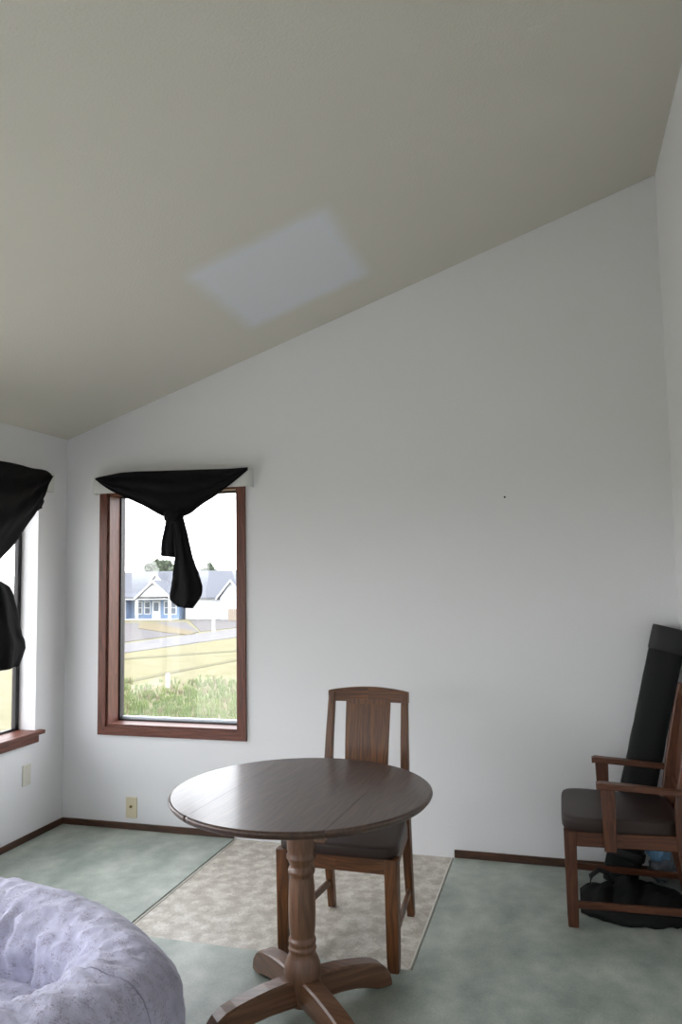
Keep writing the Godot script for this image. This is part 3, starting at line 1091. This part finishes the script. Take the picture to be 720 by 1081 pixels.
# ---------------------------------------------------------------- things in the right corner
func build_corner() -> void:
	# tall padded case leaning in the corner
	var foot := pz(653, 916, -4.02)
	foot.y = 0.0
	var head := pz(708, 662, -4.085)
	var t := thing("padded_case", "tall black padded case leaning on the wall behind the armchair", "case", foot)
	var ax := (head - foot)
	var up := ax.normalized()
	var side := Vector3(0.97, 0, 0.1)
	side = (side - up * side.dot(up)).normalized()
	var dep := side.cross(up).normalized()
	var L := ax.length()
	var st := begin()
	var rings := []
	var nz := noise(401, 1.0, 3)
	for k in 31:
		var f := k / 30.0
		var w := lerpf(0.083, 0.079, f) * (1.0 - 0.12 * pow(maxf(0.0, 1.0 - f * 12.0), 2.0))
		var ring := PackedVector3Array()
		for i in 40:
			var q := TAU * i / 40
			var kk := pow(pow(absf(cos(q)), 3.2) + pow(absf(sin(q)), 3.2), -1.0 / 3.2)
			var puff := 1.0 + 0.05 * nz.get_noise_3d(cos(q), sin(q), f * 7.0)
			var p := up * (L * f * 0.91) + side * (cos(q) * kk * w * puff) + dep * (sin(q) * kk * 0.052 * puff)
			p.y = maxf(p.y, -foot.y + 0.001)
			ring.append(p)
		rings.append(ring)
	loft(st, rings)
	obj("body", st, M.black_nylon, t)
	st = begin()
	rings = []
	for r in [[0.902, 0.0815, 0.0535], [0.905, 0.084, 0.056], [0.94, 0.084, 0.056], [0.99, 0.083, 0.056], [0.998, 0.080, 0.053]]:
		var ring := PackedVector3Array()
		for i in 40:
			var q := TAU * i / 40
			var kk := pow(pow(absf(cos(q)), 4.5) + pow(absf(sin(q)), 4.5), -1.0 / 4.5)
			ring.append(up * (L * r[0]) + side * (cos(q) * kk * r[1]) + dep * (sin(q) * kk * r[2]))
		rings.append(ring)
	loft(st, rings)
	obj("cap", st, M.black_band, t)
	st = begin()
	rings = []
	for r in [[0.10, 0.091, 0.056], [0.105, 0.093, 0.058], [0.125, 0.093, 0.058], [0.13, 0.091, 0.056]]:
		var ring := PackedVector3Array()
		for i in 40:
			var q := TAU * i / 40
			var kk := pow(pow(absf(cos(q)), 3.2) + pow(absf(sin(q)), 3.2), -1.0 / 3.2)
			ring.append(up * (L * r[0]) + side * (cos(q) * kk * r[1]) + dep * (sin(q) * kk * r[2]))
		rings.append(ring)
	loft(st, rings)
	obj("strap", st, M.black_band, t)

	# slack black bag on the floor below the armchair
	var b := thing("duffel_bag", "slack black bag on the floor under the armchair", "bag", Vector3(0.245, 0, -3.685))
	st = begin()
	rings = []
	var n2 := noise(411, 1.0, 3)
	for k in 25:
		var f := k / 24.0
		var x := lerpf(-0.215, 0.225, f)
		var end := pow(sin(PI * clampf(f, 0.02, 0.98)), 0.25)
		var ring := PackedVector3Array()
		for i in 32:
			var q := TAU * i / 32
			var h := 0.075 + 0.05 * n2.get_noise_2d(f * 4.0, cos(q) * 1.2) + 0.02 * f
			var y := maxf(0.0, 0.03 + sin(q) * h * end)
			ring.append(Vector3(x, y, cos(q) * 0.165 * end * (1.0 + 0.08 * n2.get_noise_2d(f * 6.0, q))))
		rings.append(ring)
	loft(st, rings)
	obj("body", st, M.black_nylon, b)
	st = begin()
	tube(st, [Vector3(-0.17, 0.08, -0.02), Vector3(-0.165, 0.13, -0.03), Vector3(-0.13, 0.155, -0.04), Vector3(-0.09, 0.14, -0.05), Vector3(-0.07, 0.09, -0.05)], 0.011, 8)
	obj("handle", st, M.black_band, b)

	# plastic bag standing between the armchair and the wall: light blue above, greyed below with its shade painted in
	var bp := pz(694, 910, -4.04)
	var pb := thing("plastic_bag", "crumpled light blue plastic bag standing behind the armchair's legs", "plastic bag", Vector3(bp.x + 0.02, 0, -4.06))
	st = begin()
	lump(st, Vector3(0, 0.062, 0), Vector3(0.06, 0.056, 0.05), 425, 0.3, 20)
	obj("shaded_lower_part", st, M.shaded_film, pb)
	st = begin()
	lump(st, Vector3(-0.01, 0.168, 0), Vector3(0.058, 0.072, 0.048), 421, 0.3, 22)
	obj("blue_top", st, M.blue_film, pb)


# ---------------------------------------------------------------- wall fittings
func build_fittings() -> void:
	var o := thing("cable_outlet", "ivory wall plate with one brass cable jack above the baseboard", "outlet", Vector3(-2.543, 0.128, ZB))
	var st := begin()
	box(st, Vector3(-0.038, -0.062, 0), Vector3(0.038, 0.062, 0.007), 0.003)
	obj("plate", st, M.ivory, o)
	st = begin()
	bar(st, [[Vector3(-0.002, 0.006, 0.006), 0.008, 0.008], [Vector3(-0.002, 0.006, 0.014), 0.007, 0.007]], Vector3.RIGHT, Vector3.UP, 0.004)
	obj("jack", st, M.brass, o)
	for s in [-1, 1]:
		st = begin()
		bar(st, [[Vector3(0, s * 0.042, 0.006), 0.003, 0.003], [Vector3(0, s * 0.042, 0.008), 0.0025, 0.0025]], Vector3.RIGHT, Vector3.UP, 0.0015)
		obj("screw", st, M.ivory_pale, o)
	o = thing("blank_wall_plate", "blank pale wall plate below the left window's wooden sill", "wall plate", Vector3(XL, 0.378, -3.815))
	st = begin()
	box(st, Vector3(0, -0.06, -0.036), Vector3(0.006, 0.06, 0.036), 0.0025)
	obj("plate", st, M.ivory_pale, o)
	for s in [-1, 1]:
		st = begin()
		bar(st, [[Vector3(0.005, s * 0.042, 0), 0.003, 0.003], [Vector3(0.0072, s * 0.042, 0), 0.0025, 0.0025]], Vector3.UP, Vector3.BACK, 0.0015)
		obj("screw", st, M.ivory, o)
	st = begin()
	var np := pz(533, 525, ZB)
	lathe(st, Vector3.ZERO, [[0.0015, 0.0], [0.0015, 0.012], [0.0055, 0.0125], [0.0055, 0.015], [0.001, 0.016]], 12)
	var nail := obj("wall_nail", st, M.dark)
	nail.position = np
	nail.rotation.x = PI / 2
	tag(nail, "small dark nail in the bare white wall above the chair", "nail")


# ---------------------------------------------------------------- outdoors
func ribbon(a: Array, b: Array, h: float) -> SurfaceTool:      # a strip of paving between two edges
	var st := begin()
	for i in a.size() - 1:
		prism(st, [Vector3(a[i].x, YG, a[i].z), Vector3(a[i + 1].x, YG, a[i + 1].z), Vector3(b[i + 1].x, YG, b[i + 1].z), Vector3(b[i].x, YG, b[i].z)], Vector3(0, h, 0))
	return st


func build_yard() -> void:
	var st := begin()
	box(st, Vector3(-160, YG - 1.0, -170), Vector3(120, YG, 90))
	var g := struct("ground", st, M.grass)
	g.set_meta("label", "yellow-green grass outside")
	# lot, road, ditch
	var G := func(u, v): return py(u, v, YG)
	var road := struct("road", ribbon([G.call(60, 702), G.call(125, 690.5), G.call(250, 673), G.call(380, 657)], [G.call(60, 690), G.call(125, 681), G.call(250, 664), G.call(380, 652)], 0.05), M.road)
	road.set_meta("label", "pale grey street running past the yard")
	struct("parking_lot", ribbon([G.call(90, 684), G.call(125, 679), G.call(210, 667.5)], [G.call(90, 658), G.call(125, 658), G.call(196, 657)], 0.04), M.lot)
	struct("driveway", ribbon([G.call(212, 667), G.call(252, 662.5), G.call(320, 655)], [G.call(200, 655), G.call(252, 653), G.call(320, 651)], 0.04), M.lot)
	struct("dirt_bank", ribbon([G.call(146, 664), G.call(175, 668.5), G.call(200, 671), G.call(206, 669)], [G.call(148, 658), G.call(165, 658.5), G.call(180, 662.5), G.call(205, 667.5)], 0.09), M.dirt)
	struct("ditch", ribbon([G.call(60, 736), G.call(125, 723), G.call(200, 707.5), G.call(250, 698), G.call(330, 685)], [G.call(60, 733), G.call(125, 720.5), G.call(200, 705.2), G.call(250, 696), G.call(330, 683.5)], 0.02), M.ditch)
	struct("ditch", ribbon([G.call(60, 706), G.call(125, 697), G.call(250, 688), G.call(330, 681)], [G.call(60, 703.8), G.call(125, 695.2), G.call(250, 686.6), G.call(330, 679.8)], 0.02), M.ditch)

	# weeds and long grass below the window
	var rng := RandomNumberGenerator.new()
	rng.seed = 7
	st = begin()
	st.set_smooth_group(-1)
	for k in 7:
		var a := TAU * k / 7.0
		var d := Vector3(cos(a), 0, sin(a))
		var s := Vector3(-sin(a), 0, cos(a)) * 0.035
		var b := d * 0.06
		var mid := d * 0.16 + Vector3(0, 0.55, 0)
		var tip := d * 0.42 + Vector3(0, 0.85, 0)
		for p in [b - s, b + s, mid + s * 0.8, b - s, mid + s * 0.8, mid - s * 0.8, mid - s * 0.8, mid + s * 0.8, tip]:
			st.add_vertex(p)
	st.generate_normals()
	var blade := st.commit()
	var mm := MultiMesh.new()
	mm.transform_format = MultiMesh.TRANSFORM_3D
	mm.use_colors = true
	mm.mesh = blade
	var spots := []
	var patch := noise(501, 0.25, 3)
	while spots.size() < 2600:
		var p: Vector3 = py(rng.randf_range(95, 290), rng.randf_range(712, 800), YG)
		var line := pz(0, 0, 0)
		var k := patch.get_noise_2d(p.x * 1.5, p.z * 1.5)
		var near := clampf((p.z + 31.5) / 6.0, -1.0, 1.0)
		var right := clampf((p.x + 14.0) / 5.0, -0.6, 0.6)
		if k + near * 0.8 + right * 0.5 > 0.25 + rng.randf() * 0.3:
			spots.append([p, k])
	mm.instance_count = spots.size()
	for i in spots.size():
		var p: Vector3 = spots[i][0]
		var s := rng.randf_range(0.16, 0.42)
		mm.set_instance_transform(i, Transform3D(Basis(Vector3.UP, rng.randf() * TAU).scaled(Vector3(s, s * rng.randf_range(0.6, 1.2), s)), p))
		var c := Color(0.09, 0.14, 0.035).lerp(Color(0.17, 0.20, 0.065), clampf(rng.randf() * 0.7 - spots[i][1] * 0.6, 0.0, 1.0))
		if rng.randf() < 0.12:
			c = Color(0.18, 0.15, 0.09)
		mm.set_instance_color(i, c)
	var weeds := MultiMeshInstance3D.new()
	weeds.name = "weeds"
	weeds.multimesh = mm
	weeds.material_override = M.blade
	weeds.set_meta("kind", "stuff")
	tag(weeds, "tall green weeds growing in the yard near the window", "weeds")
	add_child(weeds)

	# white posts
	for q in [[177, 727, 711, "short white marker post standing in the dry grass", 0.07], [225.5, 668, 651, "white sign post beside the street before the white house", 0.10]]:
		var base := py(q[0], q[1], YG)
		var head := pz(q[0], q[2], base.z)
		st = begin()
		box(st, Vector3(-q[4], 0, -q[4]), Vector3(q[4], head.y - YG, q[4]), 0.03)
		var po := obj("marker_post", st, M.house_trim)
		po.position = base
		tag(po, q[3], "post")

	# pale decking added outside the left wall to bounce daylight indoors
	var dk := setting("added_deck")
	st = begin()
	for zz in [-4.0, -1.0, 2.0]:
		box(st, Vector3(-6.4, -0.36, zz), Vector3(XL - T, -0.16, zz + 0.1))
	obj("joist", st, M.added_deck, dk)
	for k in 22:
		st = begin()
		var xx := XL - T - 0.02 - 0.146 * (k + 1)
		box(st, Vector3(xx, -0.16, -4.6), Vector3(xx + 0.14, -0.13, 3.0), 0.004)
		obj("added_deck_board", st, M.added_deck, dk)

	build_houses()
	build_trees()


func gable_roof(st: SurfaceTool, x0: float, x1: float, zf: float, zb: float, ye: float, yr: float) -> void:      # ridge along x, eaves front and back
	var zm := (zf + zb) / 2
	for s in [[zf, zm], [zb, zm]]:
		prism(st, [Vector3(x0, ye, s[0]), Vector3(x0, yr, s[1]), Vector3(x0, yr + 0.15, s[1]), Vector3(x0, ye + 0.15, s[0])], Vector3(x1 - x0, 0, 0))


func gable_front(parent: Node, xa: float, xb: float, ye: float, yr: float, z0: float, z1: float, m: Material) -> void:      # gable facing the viewer: wall, roof planes, barge boards
	var xm := (xa + xb) / 2
	var st := begin()
	prism(st, [Vector3(xa, ye, z1), Vector3(xb, ye, z1), Vector3(xm, yr, z1)], Vector3(0, 0, -0.15))
	obj("gable", st, m, parent)
	st = begin()
	for s in [xa - 0.25, xb + 0.25]:
		prism(st, [Vector3(s, ye - 0.12, z1 + 0.25), Vector3(xm, yr + 0.06, z1 + 0.25), Vector3(xm, yr + 0.22, z1 + 0.25), Vector3(s, ye + 0.04, z1 + 0.25)], Vector3(0, 0, z0 - z1))
	obj("roof", st, M.shingle, parent)
	for s in [xa - 0.3, xb + 0.3]:
		st = begin()
		prism(st, [Vector3(s, ye - 0.17, z1 + 0.26), Vector3(xm, yr + 0.01, z1 + 0.26), Vector3(xm, yr + 0.25, z1 + 0.26), Vector3(s, ye + 0.07, z1 + 0.26)], Vector3(0, 0, 0.06))
		obj("barge_board", st, M.house_trim, parent)


func house_window(parent: Node, x: float, y: float, z: float, w: float, h: float) -> void:
	var st := begin()
	for r in [[-w / 2 - 0.1, -w / 2, -h / 2 - 0.1, h / 2 + 0.1], [w / 2, w / 2 + 0.1, -h / 2 - 0.1, h / 2 + 0.1], [-w / 2, w / 2, -h / 2 - 0.1, -h / 2], [-w / 2, w / 2, h / 2, h / 2 + 0.1], [-w / 2, w / 2, -0.04, 0.04]]:
		box(st, Vector3(x + r[0], y + r[2], z), Vector3(x + r[1], y + r[3], z + 0.08))
	var o := obj("window", st, M.house_trim, parent)
	st = begin()
	box(st, Vector3(x - w / 2, y - h / 2, z), Vector3(x + w / 2, y + h / 2, z + 0.03))
	obj("pane", st, M.house_glass, o)


func build_houses() -> void:
	var z := -71.0
	var h := thing("blue_house", "blue house with a white gabled porch across the street", "house", Vector3(-44, YG, z))
	var o: Vector3 = h.position
	var X := func(u): return pz(u, 645, z).x - o.x
	var eave := 2.15
	var ridge := 5.0
	var st := begin()
	box(st, Vector3(-7.5, 0, -7), Vector3(X.call(181), eave, -1.6))
	obj("wall", st, M.siding_blue, h)
	st = begin()
	gable_roof(st, -8.0, X.call(182), -1.3, -7.4, eave, ridge)
	obj("roof", st, M.shingle, h)
	# side wall panel left of the porch comes forward
	st = begin()
	box(st, Vector3(-7.5, 0, -1.6), Vector3(X.call(130), eave - 0.05, -0.2))
	obj("wall", st, M.siding_blue, h)
	# porch: floor, columns, beam, gable
	st = begin()
	box(st, Vector3(X.call(130), 0, -1.6), Vector3(X.call(181), 0.12, 0.0), 0.02)
	obj("porch_floor", st, M.house_trim, h)
	for u in [130.5, 143.8, 178.5]:
		st = begin()
		box(st, Vector3(X.call(u) - 0.13, 0.12, -0.26), Vector3(X.call(u) + 0.13, eave, 0.0), 0.02)
		obj("column", st, M.house_trim, h)
	st = begin()
	box(st, Vector3(-7.5, eave, -0.3), Vector3(X.call(181), eave + 0.18, 0.05), 0.01)
	obj("fascia", st, M.house_trim, h)
	st = begin()
	prism(st, [Vector3(-8.0, eave + 0.15, 0.1), Vector3(-8.0, eave + 0.55, -1.6), Vector3(-8.0, eave + 0.7, -1.6), Vector3(-8.0, eave + 0.3, 0.1)], Vector3(X.call(182) + 8.0, 0, 0))
	obj("porch_roof", st, M.shingle, h)
	gable_front(h, X.call(146), X.call(180), eave + 0.15, 3.95, -3.0, 0.1, M.siding_white)
	gable_front(h, X.call(148.5), X.call(157), 4.0, 4.75, -4.5, -2.4, M.siding_white)
	for q in [[138, 1.25, 0.75, 1.2], [147.5, 1.25, 0.6, 1.2], [172, 1.25, 1.3, 1.25]]:
		house_window(h, X.call(q[0]), q[1], -1.6, q[2], q[3])
	st = begin()
	box(st, Vector3(X.call(157) - 0.5, 0.12, -1.6), Vector3(X.call(157) + 0.5, 2.0, -1.52), 0.01)
	var dr := obj("door", st, M.house_trim, h)
	st = begin()
	box(st, Vector3(X.call(157) - 0.28, 0.9, -1.53), Vector3(X.call(157) + 0.28, 1.8, -1.505))
	obj("pane", st, M.house_glass, dr)

	z = -73.0
	var w := thing("white_house", "white house with a long grey roof beside the blue house", "house", Vector3(o.x + X.call(182) + 0.2, YG, z))
	var o2 := w.position
	var X2 := func(u): return pz(u, 645, z).x - o2.x
	st = begin()
	box(st, Vector3(0.3, 0, -7), Vector3(X2.call(262), 2.2, 0))
	obj("wall", st, M.siding_white, w)
	st = begin()
	gable_roof(st, 0, X2.call(246), 0.4, -7.4, 2.15, 5.0)
	obj("roof", st, M.shingle, w)
	gable_front(w, X2.call(237), X2.call(262), 2.2, 3.9, -3.0, 1.2, M.siding_white)
	st = begin()
	box(st, Vector3(X2.call(237.5), 0, 0), Vector3(X2.call(261.5), 2.3, 1.15))
	obj("wall", st, M.siding_white, w)
	for r in [[196, 207], [210, 221]]:
		var gd: MeshInstance3D
		for k in 4:
			st = begin()
			box(st, Vector3(X2.call(r[0]), 0.05 + k * 0.48, 0), Vector3(X2.call(r[1]), 0.05 + k * 0.48 + 0.46, 0.06), 0.02)
			if k == 0:
				gd = obj("garage_door", st, M.house_trim, w)
			else:
				obj("panel", st, M.house_trim, gd)
	# a low tan fence by the white house
	var fz := -70.0
	var fa := pz(241, 652, fz)
	var f := thing("board_fence", "low tan board fence before the white house", "fence", Vector3(fa.x, YG, fz))
	for k in 14:
		st = begin()
		box(st, Vector3(k * 0.2, 0, 0), Vector3(k * 0.2 + 0.185, 1.2, 0.04), 0.008)
		obj("board", st, M.fence, f)


func build_trees() -> void:
	var rng := RandomNumberGenerator.new()
	rng.seed = 19
	var kinds := [["broad green tree rising behind the blue house", [[158, 600, 7], [166, 596, 7], [175, 597, 8], [184, 602, 7], [170, 603, 9]]],
		["small spiky conifer rising behind the white house", [[215, 603, 4], [222, 600, 4], [221, 596, 2.5], [226, 603, 3]]],
		["dark green tree rising behind the right end of the white house", [[254, 604, 5], [262, 598, 8], [272, 600, 8]]]]
	for q in kinds:
		var z := -95.0
		var mid := pz(q[1][1][0], 640, z)
		var t := thing("leafy_tree", q[0], "tree", Vector3(mid.x, YG, z))
		var st := begin()
		bar(st, [[Vector3.ZERO, 0.35, 0.35], [Vector3(0, 4.5, 0), 0.2, 0.2]], Vector3.RIGHT, Vector3.BACK, 0.1, true)
		obj("trunk", st, M.bark, t)
		var mm := MultiMesh.new()
		var lf := begin()
		lf.set_smooth_group(-1)
		for p in [Vector3(-0.16, 0, 0), Vector3(0, 0.08, -0.13), Vector3(0.18, 0, 0), Vector3(-0.16, 0, 0), Vector3(0.18, 0, 0), Vector3(0, -0.05, 0.13)]:
			lf.add_vertex(p)
		lf.generate_normals()
		mm.transform_format = MultiMesh.TRANSFORM_3D
		mm.use_colors = true
		mm.mesh = lf.commit()
		var at := []
		for b in q[1]:
			var c: Vector3 = pz(b[0], b[1], z) - t.position
			var r: float = b[2] / 8.0
			for k in int(420 * r * r) + 120:
				var d := Vector3(rng.randfn(), rng.randfn(), rng.randfn()).normalized()
				at.append(c + d * r * pow(rng.randf(), 0.25) * Vector3(1, 0.85, 1))
		mm.instance_count = at.size()
		for i in at.size():
			var s := rng.randf_range(0.7, 1.6)
			mm.set_instance_transform(i, Transform3D(Basis.from_euler(Vector3(rng.randf() * TAU, rng.randf() * TAU, 0)).scaled(Vector3.ONE * s), at[i]))
			mm.set_instance_color(i, Color(0.06, 0.085, 0.05).lerp(Color(0.12, 0.15, 0.09), rng.randf()))
		var crown := MultiMeshInstance3D.new()
		crown.name = "crown"
		crown.multimesh = mm
		crown.material_override = M.leaf
		crown.set_meta("kind", "stuff")
		t.add_child(crown, true)


# ---------------------------------------------------------------- build
func _ready() -> void:
	var cam := Camera3D.new()
	cam.name = "camera"
	add_child(cam)
	cam.position = CAM_AT
	cam.rotation_degrees = CAM_TURN
	cam.fov = rad_to_deg(2.0 * atan(540.5 / FOCAL))
	cam.near = 0.02
	cam.far = 500.0
	cam.current = true
	cam_basis = cam.basis

	var env := Environment.new()
	env.background_mode = Environment.BG_SKY
	var sky := Sky.new()
	var sm := ProceduralSkyMaterial.new()      # bright overcast
	sm.sky_top_color = Color(0.95, 0.965, 0.99)
	sm.sky_horizon_color = Color(0.985, 0.992, 1.0)
	sm.ground_horizon_color = Color(0.85, 0.86, 0.86)
	sm.ground_bottom_color = Color(0.6, 0.6, 0.58)
	sm.sky_energy_multiplier = 1.6
	sm.sun_angle_max = 1.0
	sky.sky_material = sm
	env.sky = sky
	env.tonemap_mode = Environment.TONE_MAPPER_LINEAR
	env.tonemap_exposure = 2.5
	env.sdfgi_enabled = true
	env.ssao_enabled = true
	env.ssil_enabled = true
	var we := WorldEnvironment.new()
	we.name = "world"
	we.environment = env
	add_child(we)

	make_materials()
	build_room()
	build_windows()
	build_table()
	build_chairs()
	build_bed()
	build_corner()
	build_scarves()
	build_fittings()
	build_yard()
